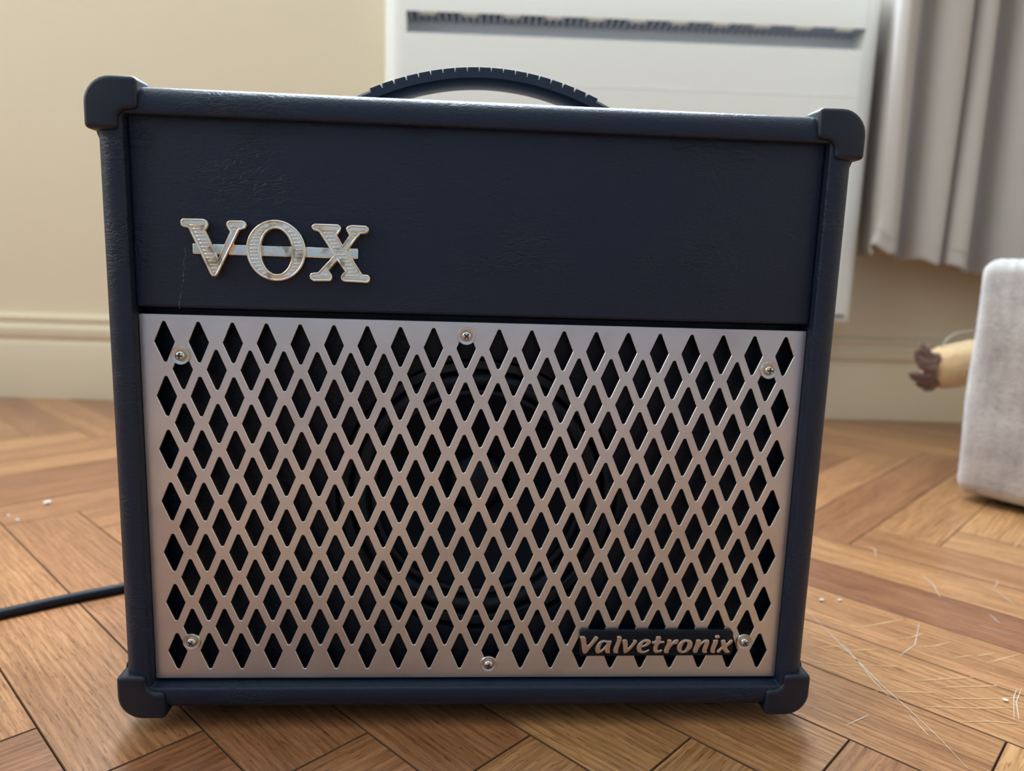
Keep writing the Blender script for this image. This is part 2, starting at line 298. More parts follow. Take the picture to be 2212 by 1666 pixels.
SCRATCHES = [[(0.253, 0.145), (0.255, 0.103), (0.257, 0.065), (0.258, 0.042), (0.261, 0.016), (0.263, -0.01), (0.263, -0.036)], [(0.258, 0.097), (0.255, 0.047), (0.256, 0.03)], [(0.258, 0.012), (0.258, -0.007)], [(0.319, 0.009), (0.335, 0.032), (0.344, 0.042)], [(0.322, 0.009), (0.333, 0.027), (0.348, 0.043)], [(0.376, 0.127), (0.391, 0.113)], [(0.425, 0.203), (0.431, 0.186), (0.428, 0.162)], [(0.396, 0.146), (0.394, 0.131)], [(0.371, 0.29), (0.374, 0.279), (0.364, 0.257)], [(0.385, 0.221), (0.384, 0.201), (0.374, 0.173)], [(0.413, 0.211), (0.422, 0.207)], [(0.215, 0.001), (0.233, 0.011)], [(0.289, 0.08), (0.309, 0.096), (0.331, 0.129)], [(0.433, 0.195), (0.445, 0.208), (0.446, 0.213)], [(0.503, 0.315), (0.504, 0.309)], [(0.519, 0.293), (0.539, 0.311)], [(0.313, 0.242), (0.345, 0.243)]]
CRUMBS = [(-0.446, 0.356), (-0.461, 0.318), (-0.444, 0.305), (0.327, 0.028), (0.287, 0.164), (0.272, 0.164)]

# ------------------------------------------------------------------ the room
S0, S1, T0, T1, H = -1.9, 1.9, -2.2, 0.94, 2.4
floor = tag(box_obj('floor', (S0, T0, -0.06), (S1, T1, -0.0105), M_SUB), kind='structure'); to_room(floor)
def wall_with_hole(name, a0, a1, h0, h1, z0, z1, y0, y1):
    bm = bmesh.new()
    for (p, q) in (((a0, y0, 0), (h0, y1, H)), ((h1, y0, 0), (a1, y1, H)), ((h0, y0, 0), (h1, y1, z0)), ((h0, y0, z1), (h1, y1, H))):
        box(bm, p, q)
    return tag(bm_obj(name, bm, M_WALL), kind='structure')
to_room(wall_with_hole('wall_back', S0-.1, S1+.1, -0.66, 0.54, 0.93, 2.13, T1, T1+.14))
to_room(tag(box_obj('wall_front', (S0-.1, T0-.14, 0), (S1+.1, T0, H), M_SLATE), kind='structure'))
wl = wall_with_hole('wall_left', T0, T1, -1.0, 0.4, 0.8, 2.1, 0, .14)
wl.matrix_world = Matrix.Translation((S0, 0, 0)) @ Matrix.Rotation(math.pi/2, 4, 'Z'); to_room(wl)
to_room(tag(box_obj('wall_right', (S1, T0, 0), (S1+.1, T1, H), M_WALL), kind='structure'))
to_room(tag(box_obj('ceiling', (S0-.1, T0-.14, H), (S1+.1, T1+.14, H+.08), M_CEIL), kind='structure'))
def window(name, a0, a1, z0, z1, y0, y1, out, side=False):
    e = tag(empty(name, ((a0+a1)/2, (y0+y1)/2, z0)), kind='structure')
    ox, oy, oz = e.location
    def b(n, p, q, m): return box_obj(n, (p[0]-ox, p[1]-oy, p[2]-oz), (q[0]-ox, q[1]-oy, q[2]-oz), m, e, .004 if m is M_FRAME else 0)
    t = .055
    b('frame_jamb', (a0, y0, z0), (a0+t, y1, z1), M_FRAME); b('frame_jamb', (a1-t, y0, z0), (a1, y1, z1), M_FRAME)
    b('frame_rail', (a0+t, y0, z0), (a1-t, y1, z0+t), M_FRAME); b('frame_rail', (a0+t, y0, z1-t), (a1-t, y1, z1), M_FRAME)
    yg = y1-.012 if out > 0 else y0+.012
    b('pane', (a0+t, yg-.003, z0+t), (a1-t, yg+.003, z1-t), M_GLASS)
    e.matrix_world = ROOM @ (Matrix.Translation((S0, 0, 0)) @ Matrix.Rotation(math.pi/2, 4, 'Z') if side else Matrix.Identity(4)) @ Matrix.Translation((ox, oy, oz))
window('window_1', -0.66, 0.54, 0.93, 2.13, T1+.07, T1+.13, 1)
window('fill_window', -1.0, 0.4, 0.8, 2.1, .07, .13, 1, True)  # unseen window, added to let fill light in from the left

# skirting board: one moulded profile (t out from the wall, z), run along the wall
SK = [(0, 0), (.020, 0), (.020, .094), (.0185, .0985), (.0125, .1005), (.0115, .104), (.0165, .109), (.0175, .116), (.0165, .124), (.011, .129), (.0095, .134), (.0125, .137), (.0125, .142), (.008, .147), (0, .149)]
def skirting(name, p0, p1, nrm):
    p0, p1, nrm = Vector(p0), Vector(p1), Vector(nrm)
    vs = [tuple(p + nrm*a + Vector((0, 0, z))) for p in (p0, p1) for a, z in SK]
    n = len(SK); fs = [(i, i+1, n+i+1, n+i) for i in range(n-1)] + [tuple(range(n)), tuple(range(2*n-1, n-1, -1))]
    o = mesh_obj(name, vs, fs, M_TRIM); shade(o.data, 25); tag(o, kind='structure'); to_room(o)
skirting('baseboard_back', (S0, T1, 0), (S1, T1, 0), (0, -1, 0))
skirting('baseboard_left', (S0, T0, 0), (S0, T1-.02, 0), (1, 0, 0))
skirting('baseboard_right', (S1, T0, 0), (S1, T1-.02, 0), (-1, 0, 0))

# parquet: long oak blocks in herringbone, its rows parallel to the window wall
PW, PL = 0.0631, 0.4907
def plank_mesh(x0=0, y0=0):
    g, c, h = .00025, .00045, .010
    vs = []
    for (i, z) in ((g, -h), (g, -c), (g+c, 0)):
        vs += [(i, i, z), (PL-i, i, z), (PL-i, PW-i, z), (i, PW-i, z)]
    fs = [(8, 9, 10, 11)]
    for r in (0, 4):
        fs += [(r+k, r+(k+1) % 4, r+4+(k+1) % 4, r+4+k) for k in range(4)]
    return vs, fs
pv, pf = plank_mesh()
pme = bpy.data.meshes.new('plank'); pme.from_pydata(pv, [], pf); pme.materials.append(M_WOOD); pme.materials.append(M_JOINT)
for q_ in pme.polygons: q_.material_index = 0 if q_.index == 0 else 1
q2 = math.sqrt(.5)
# (u, v) -> room: e1 = (u - v)/sqrt2, e2 = (u + v)/sqrt2, shifted so that one herringbone tip falls on (0.0325, -0.0117)
tip = ((PL - PW)*q2, (PL + PW)*q2); SH = (0.0325 - tip[0], -0.0117 - tip[1])
blocks = []
for mm in range(-6, 7):
    for k in range(-60, 61):
        for kind in (0, 1):
            u, v = k*PW + mm*PL, -k*PW + mm*PL
            if kind: u += PL
            cu, cv = (u+PW/2, v+PL/2) if kind else (u+PL/2, v+PW/2)
            cs, ct = (cu-cv)*q2 + SH[0], (cu+cv)*q2 + SH[1]
            if not (S0-.1 < cs < S1+.1 and T0-.1 < ct < T1+.1): continue
            blocks.append((math.hypot(cs-.05, ct-.25), u, v, kind, cs, ct))
blocks.sort(key=lambda b: b[0])
def plank_matrix(u, v, kind, dz):
    # local x runs along the block
    s, t = (u-v)*q2 + SH[0], (u+v)*q2 + SH[1]
    if kind == 0: return ROOM @ Matrix.Translation((s, t, dz)) @ Matrix.Rotation(math.radians(45), 4, 'Z')
    s, t = (u+PW-v)*q2 + SH[0], (u+PW+v)*q2 + SH[1]
    return ROOM @ Matrix.Translation((s, t, dz)) @ Matrix.Rotation(math.radians(135), 4, 'Z')
rv, rf = [], []
finv = floor.matrix_world.inverted()
for i, (d, u, v, kind, cs, ct) in enumerate(blocks):
    dz = -random.random()*.00022
    mw = plank_matrix(u, v, kind, dz)
    inside = S0+.17 < cs < S1-.17 and T0+.17 < ct < T1-.02
    if i < 240 and (ct < T1-.19):
        o = bpy.data.objects.new('plank', pme); link(o, floor); o.matrix_parent_inverse = Matrix.Identity(4)
        o.matrix_basis = finv @ mw
    else:
        # blocks running under the walls are cut off at the wall; far blocks are joined
        poly = [finv @ mw @ Vector(p) for p in ((.0003, .0003, 0), (PL-.0003, .0003, 0), (PL-.0003, PW-.0003, 0), (.0003, PW-.0003, 0))]
        def clip(P, ax, lim, sg):
            R = []
            for a, b in zip(P, P[1:]+P[:1]):
                ia, ib = (a[ax]-lim)*sg <= 0, (b[ax]-lim)*sg <= 0
                if ia: R.append(a)
                if ia != ib: R.append(a.lerp(b, (lim-a[ax])/(b[ax]-a[ax])))
            return R
        for ax, lim, sg in ((0, S0+.001, -1), (0, S1-.001, 1), (1, T0+.001, -1), (1, T1-.001, 1)):
            if poly: poly = clip(poly, ax, lim, sg)
        if len(poly) < 3: continue
        if i < 300:
            # cut block, local x along its length, as a part of its own
            inv = mw.inverted() @ floor.matrix_world
            lp = [inv @ p for p in poly]; n = len(lp)
            vs = [(p.x, p.y, 0) for p in lp] + [(p.x, p.y, -.010) for p in lp]
            fs = [tuple(range(n))] + [(k, n+k, n+(k+1) % n, (k+1) % n) for k in range(n)]
            o = mesh_obj('plank', vs, fs, M_WOOD, floor); o.matrix_basis = finv @ mw
        else:
            b0 = len(rv); n = len(poly)
            rv += [tuple(p) for p in poly]; rf.append(tuple(range(b0, b0+n)))
o = mesh_obj('far_parquet', rv, rf, M_WOOD, floor); tag(o, kind='stuff')

def strip(name, pts, wdt, z, m, taper=True):
    vs, fs = [], []; P = [Vector((x, y, z)) for x, y in pts]
    Q = []
    for a, b in zip(P, P[1:]):
        for k in range(4): Q.append(a.lerp(b, k/4))
    Q.append(P[-1])
    for i, p in enumerate(Q):
        d = (Q[min(i+1, len(Q)-1)] - Q[max(i-1, 0)]).normalized(); nn = Vector((-d.y, d.x, 0))
        f = math.sin(math.pi*(i+.4)/(len(Q)-.2))**.5 if taper else 1
        ww = wdt*f*(.6+.6*random.random())/2
        vs += [p+nn*ww, p-nn*ww]
        if i: fs.append((2*i-2, 2*i-1, 2*i+1, 2*i))
    return mesh_obj(name, vs, fs, m, floor)
for l in FLECKS: strip('wood_fleck', l, .0012, .0002, M_FLECK)
for l in SCRATCHES: strip('scratch', l, .0005, .0003, M_SCR)
for k, (s, t) in enumerate(CRUMBS):
    bm = bmesh.new(); bmesh.ops.create_icosphere(bm, subdivisions=1, radius=.0014 if k else .003)
    for v in bm.verts: v.co = Vector((v.co.x*1.3, v.co.y, v.co.z*.6))*(.7+.6*random.random())
    z0 = min(v.co.z for v in bm.verts)
    for v in bm.verts: v.co.z -= z0
    o = bm_obj('crumb', bm, M_CRUMB); o.matrix_world = ROOM @ Matrix.Translation((s, t, 0.0))
    tag(o, ['largest white crumb on the floorboards left of the amplifier', 'tiny white crumb at the left picture edge, left one of the two behind the cable',
            'tiny white crumb near the left picture edge, right one of the two behind the cable', 'tiny white crumb beside the curved double scratch at the right picture edge',
            'tiny white crumb right of the amplifier, the farther from its side of the two', 'tiny white crumb close against the right side of the amplifier'][k], 'crumb', 'crumbs on the parquet')

# ------------------------------------------------------------------ guitar amplifier
amp = empty('guitar_amplifier')
tag(amp, 'black leatherette guitar combo amplifier with steel diamond grille standing on the parquet', 'amplifier')
def rrect(x0, x1, z0, z1, r, n=6):
    p = []
    for cx, cz, a in ((x1-r, z1-r, 0), (x0+r, z1-r, 90), (x0+r, z0+r, 180), (x1-r, z0+r, 270)):
        for k in range(n+1):
            t = math.radians(a + 90*k/n); p.append((cx+r*math.cos(t), cz+r*math.sin(t)))
    return p
CX, CZ0, CZ1, CYB = 187.0, 11.0, 334.5, 205.0
def ring(inset, y):
    r = max(11-inset, 1.2)
    return [(x/1000, y/1000, z/1000) for x, z in rrect(-CX+inset, CX-inset, CZ0+inset, CZ1-inset, r)]
prof = [(14, CYB-8), (8, CYB)]
prof += [(8-8*math.sin(math.radians(a)), CYB-8+8*math.cos(math.radians(a))) for a in (30, 60, 90)]
prof += [(8-8*math.cos(math.radians(a)), 1-8*math.sin(math.radians(a))) for a in (0, 18, 36, 54, 72, 90)]
prof += [(12.4, -7), (13.3, -6.6), (13.8, -5.6), (13.8, 24)]
vs, fs = [], []
for d, y in prof: vs += ring(d, y)
n = len(ring(0, 0))
for i in range(len(prof)-1):
    fs += [(i*n+k, i*n+(k+1) % n, (i+1)*n+(k+1) % n, (i+1)*n+k) for k in range(n)]
fs.append(tuple(range(n)))
bm = bmesh.new(); bv = [bm.verts.new(v) for v in vs]
for f_ in fs: bm.faces.new([bv[i] for i in f_])
bm_obj('cabinet', bm, M_LEATHER, amp, 50)

pan = plate('front_panel', [rrect(-173.3, 173.3, 229.0, 323.2, 1.5, 3)], -2, 9, 1.6, M_LEATHER, amp)
sv, sf = [], []
for k in range(46):
    f_ = k/45; x, z = -147.5 - 4.3*f_ + random.uniform(-.5, .5), 259 - 30*f_
    if random.random() < .35: continue
    a_ = len(sv); wd, hg = random.uniform(.06, .16)*(1+1.5*f_), random.uniform(.2, .5)
    sv += [((x-wd)/1000, -.00205, (z-hg)/1000), ((x+wd)/1000, -.00205, (z-hg)/1000), ((x+wd)/1000, -.00205, (z+hg)/1000), ((x-wd)/1000, -.00205, (z+hg)/1000)]; sf.append((a_, a_+1, a_+2, a_+3))
tag(mesh_obj('scuff', sv, sf, M_SCUFF, pan), kind='stuff')
circ = lambda r, cx, cz, n=72: [(cx+r*math.cos(2*math.pi*k/n), cz+r*math.sin(2*math.pi*k/n)) for k in range(n)]
SPK = (0.3, 128.5)
baf = plate('baffle', [rrect(-173.0, 173.0, 25.2, 228.6, 1, 2), circ(77, *SPK)], 8, 20, 0.8, M_BAFFLE, amp)

spk = bpy.data.objects.new('speaker', None)
bm = bmesh.new()
c = (SPK[0]/1000, 0, SPK[1]/1000)
lathe(bm, [(.0785, .0205), (.0765, .0125), (.0755, .0115), (.0715, .0115), (.0705, .0125), (.0700, .0160), (.0690, .030), (.030, .060), (0, .062)], c)
spk = bm_obj('speaker', bm, M_SURR, amp, 40)
bm = bmesh.new(); lathe(bm, [(.0698, .016)] + [(.0698-.0045+.0045*math.cos(math.pi*k/8), .016-.0045*math.sin(math.pi*k/8)) for k in range(1, 9)] + [(.0600, .0165)] + [(.0600-.002+.002*math.cos(math.pi*k/6), .0165-.002*math.sin(math.pi*k/6)) for k in range(1, 7)] + [(.0555, .018)], c)
bm_obj('surround', bm, M_SURR, spk, 60)
bm = bmesh.new(); lathe(bm, [(.0560, .0178), (.050, .0215), (.040, .0285), (.028, .0370), (.018, .043), (.012, .046)], c)
bm_obj('cone', bm, M_CONE, spk, 60)
bm = bmesh.new(); lathe(bm, [(.0185, .0430)] + [(.0178*math.cos(math.radians(a)), .0425-.0075*math.sin(math.radians(a))) for a in range(0, 90, 15)] + [(0, .035)], c)
bm_obj('dust_cap', bm, M_SURR, spk, 60)

# steel grille with a field of pointed diamond openings, 20 and 19 in alternate rows
P = 17.0
def diamond(u, v, hw=.298, hs=.70, r=.056):
    al = math.atan2(hw, hs); cz = hs - r/math.sin(al); pts = []
    for sgn in (1, -1):
        base = 90*sgn
        for k in range(-2, 3):
            t = math.radians(base - k/2*(90 - math.degrees(al)))
            pts.append((r*math.cos(t), sgn*cz + r*math.sin(t)))
        pts.append((hw if sgn > 0 else -hw, 0))
    return [((u-9.46+x)*P, (v+12.45+z)*P) for x, z in pts]
ROWQ = .82884
loops = [rrect(-173.0, 173.0, 26.7, 225.6, .6, 2)]
for r_ in range(13):
    for c_ in range(20 - r_ % 2):
        loops.append(diamond(c_ + (.5 if r_ % 2 else 0), -r_*ROWQ))
plate('grille', loops, 0, 1.6, .2, M_STEEL, amp, 0, 0.5)

# screws with washers
def washer_mesh():
    bm = bmesh.new(); lathe(bm, [(.0048, .0001), (.0048, -.0007), (.0045, -.0011), (.0030, -.0010), (.0025, -.0006), (0, -.0006)], (0, 0, 0), n=36); return bm
def head_mesh():
    bm = bmesh.new(); lathe(bm, [(.00265, -.0005), (.00265, -.0012), (.0024, -.0019), (.0018, -.0024), (.0009, -.0027), (0, -.00275)], (0, 0, 0), n=28); return bm
first = None
for k, (x, z) in enumerate([(-152.8, 204.7), (-7.75, 218.4), (153.9, 204.1), (-153.0, 48.3), (8.3, 34.95), (153.3, 48.3)]):
    if first is None:
        a = bm_obj('washer', washer_mesh(), M_WASHER, amp, 40); b = bm_obj('screw_head', head_mesh(), M_SCREW, a, 60)
        bm = bmesh.new()
        box(bm, (-.0016, -.00285, -.00035), (.0016, -.0018, .00035)); box(bm, (-.00035, -.00285, -.0016), (.00035, -.0018, .0016))
        cr = bm_obj('cross_recess', bm, M_RECESS, a)
        first = (a, b, cr)
    else:
        a = first[0].copy(); link(a, amp); b = first[1].copy(); link(b, a); cr = first[2].copy(); link(cr, a)
    a.location = (x/1000, 0, z/1000); cr.rotation_euler.y = [.1, .75, .05, .6, .3, .9][k]

# raised emblem: three chromed letters on a bar
def inset_poly(p, d):
    n = len(p); ar = sum(p[i][0]*p[(i+1) % n][1]-p[(i+1) % n][0]*p[i][1] for i in range(n)); sg = 1 if ar > 0 else -1; out = []
    for i in range(n):
        a, b, c_ = Vector(p[i-1]), Vector(p[i]), Vector(p[(i+1) % n])
        d1, d2 = (b-a).normalized(), (c_-b).normalized()
        n1, n2 = Vector((-d1.y, d1.x))*sg, Vector((-d2.y, d2.x))*sg
        m_ = (n1+n2); m_ = m_/max(m_.length_squared/2, .5)
        q = b + m_*d; out.append((q.x, q.y))
    return out
def spans(loops, z):
    xs = []
    for lp in loops:
        for (x0, z0), (x1, z1) in zip(lp, lp[1:]+lp[:1]):
            if (z0 > z) != (z1 > z): xs.append(x0 + (z-z0)*(x1-x0)/(z1-z0))
    xs.sort(); return list(zip(xs[::2], xs[1::2]))
ell = lambda cx, cz, a, b, n=56: [(cx+a*math.cos(2*math.pi*k/n), cz+b*math.sin(2*math.pi*k/n)) for k in range(n)]
OUT = ell(-102.65, 258.85, 14.6, 15.0); INN = ell(-102.5, 258.4, 7.5, 11.0)
plate('emblem_bar', [rrect(-143.9, -62.8, 255.9, 261.2, .6, 2)], -3.8, -1.8, .5, M_CHROME, amp)
for loops in ([EMBLEM_V], [OUT, INN], [EMBLEM_X]):
    o = plate('emblem_letter', loops, -5.9, -1.9, .3, M_CHROME, amp)
    bm = bmesh.new()
    for i, lp in enumerate(loops):
        ip = inset_poly(lp, .62 if i == 0 else -.62)
        tube(bm, [(x/1000, -.0060, z/1000) for x, z in ip], .00062, 8, closed=True)
    bm_obj('rim', bm, M_CHROME, o, 60)
    bm = bmesh.new(); z = 245.8
    inner = [inset_poly(lp, 1.75 if i == 0 else -1.75) for i, lp in enumerate(loops)]
    while z < 273:
        for x0, x1 in spans(inner, z):
            if x1-x0 > .7: tube(bm, [(t/1000, -.0059, z/1000) for t in (x0, x0+.25, x1-.25, x1)], [.0002, .00046, .00046, .0002], 6)
        z += 1.72
    tag(bm_obj('ridges', bm, M_CHROME, o, 60), kind='stuff')

# name badge, lower right of the grille
bd = plate('name_badge', [[(58.9, 41.8), (60.4, 40.5), (145.2, 40.9), (146.3, 42.4), (146.0, 54.6), (144.6, 56.2), (60.0, 56.0), (58.7, 54.6)]], -2.2, .4, .5, M_BADGE, amp)
for k in range(6):
    z = 43.6 + k*2.0
    box_obj('pinstripe', (.0625, -.00245, z/1000-.0002), (.1425, -.0021, z/1000+.0002), M_BADGE, bd)
for loops in BADGE_LETTERS:
    plate('badge_letter', [chaikin(l, 2) for l in loops], -3.9, -1.9, .28, M_BRASS, bd)

# corner protectors: bracket on the front, wrap with thinning ends behind it
def arc(cx, cz, r, a0, a1, n=8): return [(cx+r*math.cos(math.radians(a0+(a1-a0)*k/n)), cz+r*math.sin(math.radians(a0+(a1-a0)*k/n))) for k in range(n+1)]
X0, Z1 = -190.2, 337.6
front = arc(X0+13, Z1-13, 13, 180, 90) + arc(-167.6, Z1-2.4, 2.4, 90, 0, 4) + arc(-167.8, 324.8, 2.4, 0, -90, 4) + arc(-169.5, 316.8, 5.5, 90, 180, 6) + arc(-177.4, 315.4, 2.4, 0, -90, 4) + arc(X0+2.4, 315.4, 2.4, 270, 180, 4)
wrap = arc(X0+13, Z1-13, 13, 180, 90) + [(-175.5, Z1), (-172.5, Z1-.5), (-162.0, 334.6), (-162.0, 333.0), (-176, 333.0), (-185, 324), (-185, 306.0), (-187.1, 306.0), (X0+.6, 311.6), (X0, 313.5)]
pr = plate('corner_protector', [front], -9.2, 9, 2.2, M_PLASTIC, amp, 4, 50)
wr = plate('wrap', [wrap], 3, 34, .8, M_PLASTIC, pr, 2, 50)
def mirror_mesh(me, mx, mz, my):
    q = me.copy()
    for v in q.vertices:
        x, y, z = v.co
        if mx: x = -x
        if mz: z = (CZ0+CZ1)/1000 - z
        if my: y = (CYB-7)/1000 - y
        v.co = (x, y, z)
    if (mx + mz + my) % 2: q.flip_normals()
    return q
for my in (0, 1):
    for mx in (0, 1):
        for mz in (0, 1):
            if not (mx or mz or my): continue
            a = link(bpy.data.objects.new('corner_protector', mirror_mesh(pr.data, mx, mz, my)), amp)
            link(bpy.data.objects.new('wrap', mirror_mesh(wr.data, mx, mz, my)), a)

# carrying handle, arched over the top
HY0, HY1 = 84.0, 106.0
def hz(x): return 371.2 - x*x/312
def hframe(x):
    d = Vector((1, -2*x/312)).normalized(); return Vector((x, hz(x))), Vector((-d.y, d.x))
bm = bmesh.new(); rings = []
for k in range(61):
    x = -110 + 220*k/60; p_, nn = hframe(x); row = []
    th_ = 8.4
    sec = [(HY0+1.5, 0), (HY1-1.5, 0), (HY1, -1.5), (HY1, -th_+3.2), (HY1-4, -th_), (HY0+4, -th_), (HY0, -th_+3.2), (HY0, -1.5)]
    for y, dn in sec:
        q = p_ + nn*dn; row.append(bm.verts.new((q.x/1000, y/1000, max(q.y, 330)/1000)))
    rings.append(row)
for A_, B_ in zip(rings, rings[1:]):
    for k in range(8): bm.faces.new((A_[k], A_[(k+1) % 8], B_[(k+1) % 8], B_[k]))
bm.faces.new(rings[0][::-1]); bm.faces.new(rings[-1])
handle = bm_obj('handle', bm, M_HANDLE, amp, 40)
rib = None
for k in range(19):
    x = (k-9)*7.25; p_, nn = hframe(x)
    if rib is None:
        bm = bmesh.new(); box(bm, (-.00345, -.01098, -.0026), (.00345, .01098, .0010), .0005, 2); rib = bm_obj('grip_rib', bm, M_HANDLE, handle, 40); o = rib
    else:
        o = rib.copy(); link(o, handle)
    o.location = (p_.x/1000, (HY0+HY1)/2000, p_.y/1000); o.rotation_euler.y = math.atan(2*x/312)
for sx in (-1, 1):
    box_obj('handle_mount', (sx*.110-.016, .080, .3338), (sx*.110+.016, .110, .3400), M_PLASTIC, amp, .0022, 3)

# feet
ft = None
for x in (-142, 142):
    for y in (24, 172):
        if ft is None:
            bm = bmesh.new(); lathe(bm, [(0, 0), (.0095, 0), (.0108, .0012), (.0118, .0112), (0, .0112)], (0, 0, 0), 'z', 28); ft = bm_obj('rubber_foot', bm, M_RUBBER, amp, 40); o = ft
        else:
            o = ft.copy(); link(o, amp)
        o.location = (x/1000, y/1000, 0)

# ------------------------------------------------------------------ cable
def spline(pts, n=10):
    pts = [Vector(p) for p in pts]; out = []
    for i in range(len(pts)-1):
        p0, p1, p2, p3 = pts[max(i-1, 0)], pts[i], pts[i+1], pts[min(i+2, len(pts)-1)]
        for k in range(n):
            t = k/n; out.append(.5*((2*p1)+(p2-p0)*t+(2*p0-5*p1+4*p2-p3)*t*t+(3*p1-p0-3*p2+p3)*t**3))
    out.append(pts[-1]); return out
R_ = .0036
cpts = [(-.95, -.62, R_), (-.72, -.28, R_), (-.52, -.02, R_), (-.395, .063, R_), (-.334, .110, R_), (-.303, .134, R_), (-.268, .158, R_), (-.225, .195, R_), (-.165, .243, .006), (-.10, .252, .03), (-.075, .226, .058)]
bm = bmesh.new(); tube(bm, spline(cpts), R_, 12)
root = tag(empty('power_cable', (0, 0, 0)), 'black power cable running across the parquet to the back of the amplifier', 'cable')
bm_obj('sheath', bm, M_CABLE, root, 60)
box_obj('plug', (-.088, .206, .045), (-.062, .236, .070), M_CABLE, root, .003, 3)
to_room(root)

# ------------------------------------------------------------------ panel heater under the window
hx0, hx1, hz0, hz1, ht, hb = -0.178, 0.606, 0.176, 0.705, 0.838, 0.9395
heat = empty('panel_heater', (0, 0, 0)); hroot = ((hx0+hx1)/2, hb, hz0)
tag(heat, 'off-white electric panel heater with slotted air outlet on the wall', 'heater')
sx0, sx1, sz0, sz1 = -0.142, 0.577, 0.6085, 0.6395
def rel(p): return tuple(p[i]-hroot[i] for i in range(3))
# casing: front with rounded side edges and an opening for the outlet
bm = bmesh.new()
xs = [hx0, hx0+.002, hx0+.006, hx0+.012, hx0+.020, hx0+.030, sx0, sx1, hx1-.030, hx1-.020, hx1-.012, hx1-.006, hx1-.002, hx1]
dy = [.026, .017, .010, .0045, .0012, 0, 0, 0, 0, .0012, .0045, .010, .017, .026]
zs = [hz0, hz0+.002, hz0+.006, hz0+.014, sz0, sz1, hz1-.014, hz1-.006, hz1-.002, hz1]
dz_ = [.014, .007, .003, 0, 0, 0, 0, .003, .007, .014]
rows = []
for z, a in zip(zs, dz_):
    rows.append([bm.verts.new(rel((x, ht + max(b, a) + .3*min(a, b), z))) for x, b in zip(xs, dy)])
back = []
for j in range(len(zs)-1):
    for i in range(len(xs)-1):
        if j == 4 and i == 6: continue
        bm.faces.new((rows[j][i], rows[j][i+1], rows[j+1][i+1], rows[j+1][i]))
ci = [rows[0][i] for i in range(len(xs))] + [rows[j][-1] for j in range(1, len(zs))] + [rows[-1][i] for i in range(len(xs)-2, -1, -1)] + [rows[j][0] for j in range(len(zs)-2, 0, -1)]
cb = [bm.verts.new((v.co.x, 0, v.co.z)) for v in ci]
for k in range(len(ci)): bm.faces.new((ci[k], cb[k], cb[(k+1) % len(ci)], ci[(k+1) % len(ci)]))
bm.faces.new(cb)
bm_obj('casing', bm, M_HEAT, heat, 50)
# outlet recess: plain back plate, ceiling of slats that run front to back
def slab(name, a, b, m, par=heat, bv=0): return box_obj(name, rel(a), rel(b), m, par, bv)
RD = .050
slab('outlet_back', (sx0-.004, ht+RD, sz0-.006), (sx1+.004, ht+RD+.003, sz1+.03), M_DEFL)
slab('outlet_side', (sx0-.004, ht+.002, sz0-.004), (sx0, ht+RD, sz1+.03), M_HEAT); slab('outlet_side', (sx1, ht+.002, sz0-.004), (sx1+.004, ht+RD, sz1+.03), M_HEAT)
slab('outlet_sill', (sx0-.004, ht+.002, sz0-.004), (sx1+.004, ht+RD, sz0), M_HEAT)
slab('outlet_roof', (sx0-.004, ht+.002, sz1+.022), (sx1+.004, ht+RD, sz1+.025), M_SLOT)
nf = 66; pitch = (sx1-sx0)/nf; fin = None; pad = None
for k in range(nf):
    if fin is None:
        fin = box_obj('fin', (-.0020, 0, 0), (.0020, RD-.004, .010), M_FIN, heat); o = fin
    else: o = fin.copy(); link(o, heat)
    o.location = rel((sx0+(k+.5)*pitch, ht+.003, sz1-.001))
    if k % 6 == 2:
        if pad is None: pad = box_obj('louvre_bridge', (-pitch*1.15, 0, -.0028), (pitch*1.15, .011, 0), M_HEAT, heat); o = pad
        else: o = pad.copy(); link(o, heat)
        o.location = rel((sx0+(k+1)*pitch, ht+.001, sz1+.0012))
slab('seam', (hx0+.03, ht-.0006, .5375), (hx1-.03, ht+.001, .5385), M_HEAT)
slab('intake_slot', (hx0+.02, ht-.0008, .1885), (hx1-.019, ht+.001, .1925), M_SLOT)
heat.location = ROOM @ Vector(hroot); heat.rotation_euler.z = TH

# ------------------------------------------------------------------ curtain
path = [(.636, .925), (.630, .890), (.622, .850), (.612, .815), (.6075, .800), (.612, .792), (.621, .788), (.632, .799), (.647, .818), (.661, .838), (.669, .830), (.675, .806), (.684, .790), (.700, .783), (.713, .790), (.719, .815), (.7235, .815), (.728, .797), (.738, .786), (.750, .788), (.757, .812), (.767, .836), (.778, .842), (.788, .832), (.795, .805), (.808, .786), (.828, .778), (.850, .784), (.866, .81), (.880, .838), (.896, .838), (.910, .80), (.930, .783), (.955, .788), (.972, .83), (.99, .84), (1.01, .80), (1.04, .784), (1.07, .80), (1.09, .838), (1.115, .838), (1.14, .79), (1.18, .784), (1.21, .83), (1.25, .84)]
pl = spline([(a, b, 0) for a, b in path], 5)
zt = 2.395; nz = 26; vs, fs = [], []
for j in range(nz+1):
    g = (j/nz)**1.8
    for i, p in enumerate(pl):
        s, t = p.x, p.y; hem = .297 - .165*(min(s, .80)-.603) + .0025*math.sin(s*140)
        z = hem + (zt-hem)*g; low = max(0, 1-(z-hem)/.30)
        s2 = s + .006*low*math.sin(s*31+1) - .004*low*max(0, 1-abs(s-.607)/.06); t2 = t - .008*low*math.sin(s*53)
        tipw = max(0, 1-(z-hem)/.05)*max(0, 1-abs(s-.609)/.008)
        s2 -= .016*tipw; t2 -= .012*tipw; z2 = z + .012*tipw
        vs.append((s2, t2, z2))
m_ = len(pl)
for j in range(nz):
    for i in range(m_-1): fs.append((j*m_+i, j*m_+i+1, (j+1)*m_+i+1, (j+1)*m_+i))
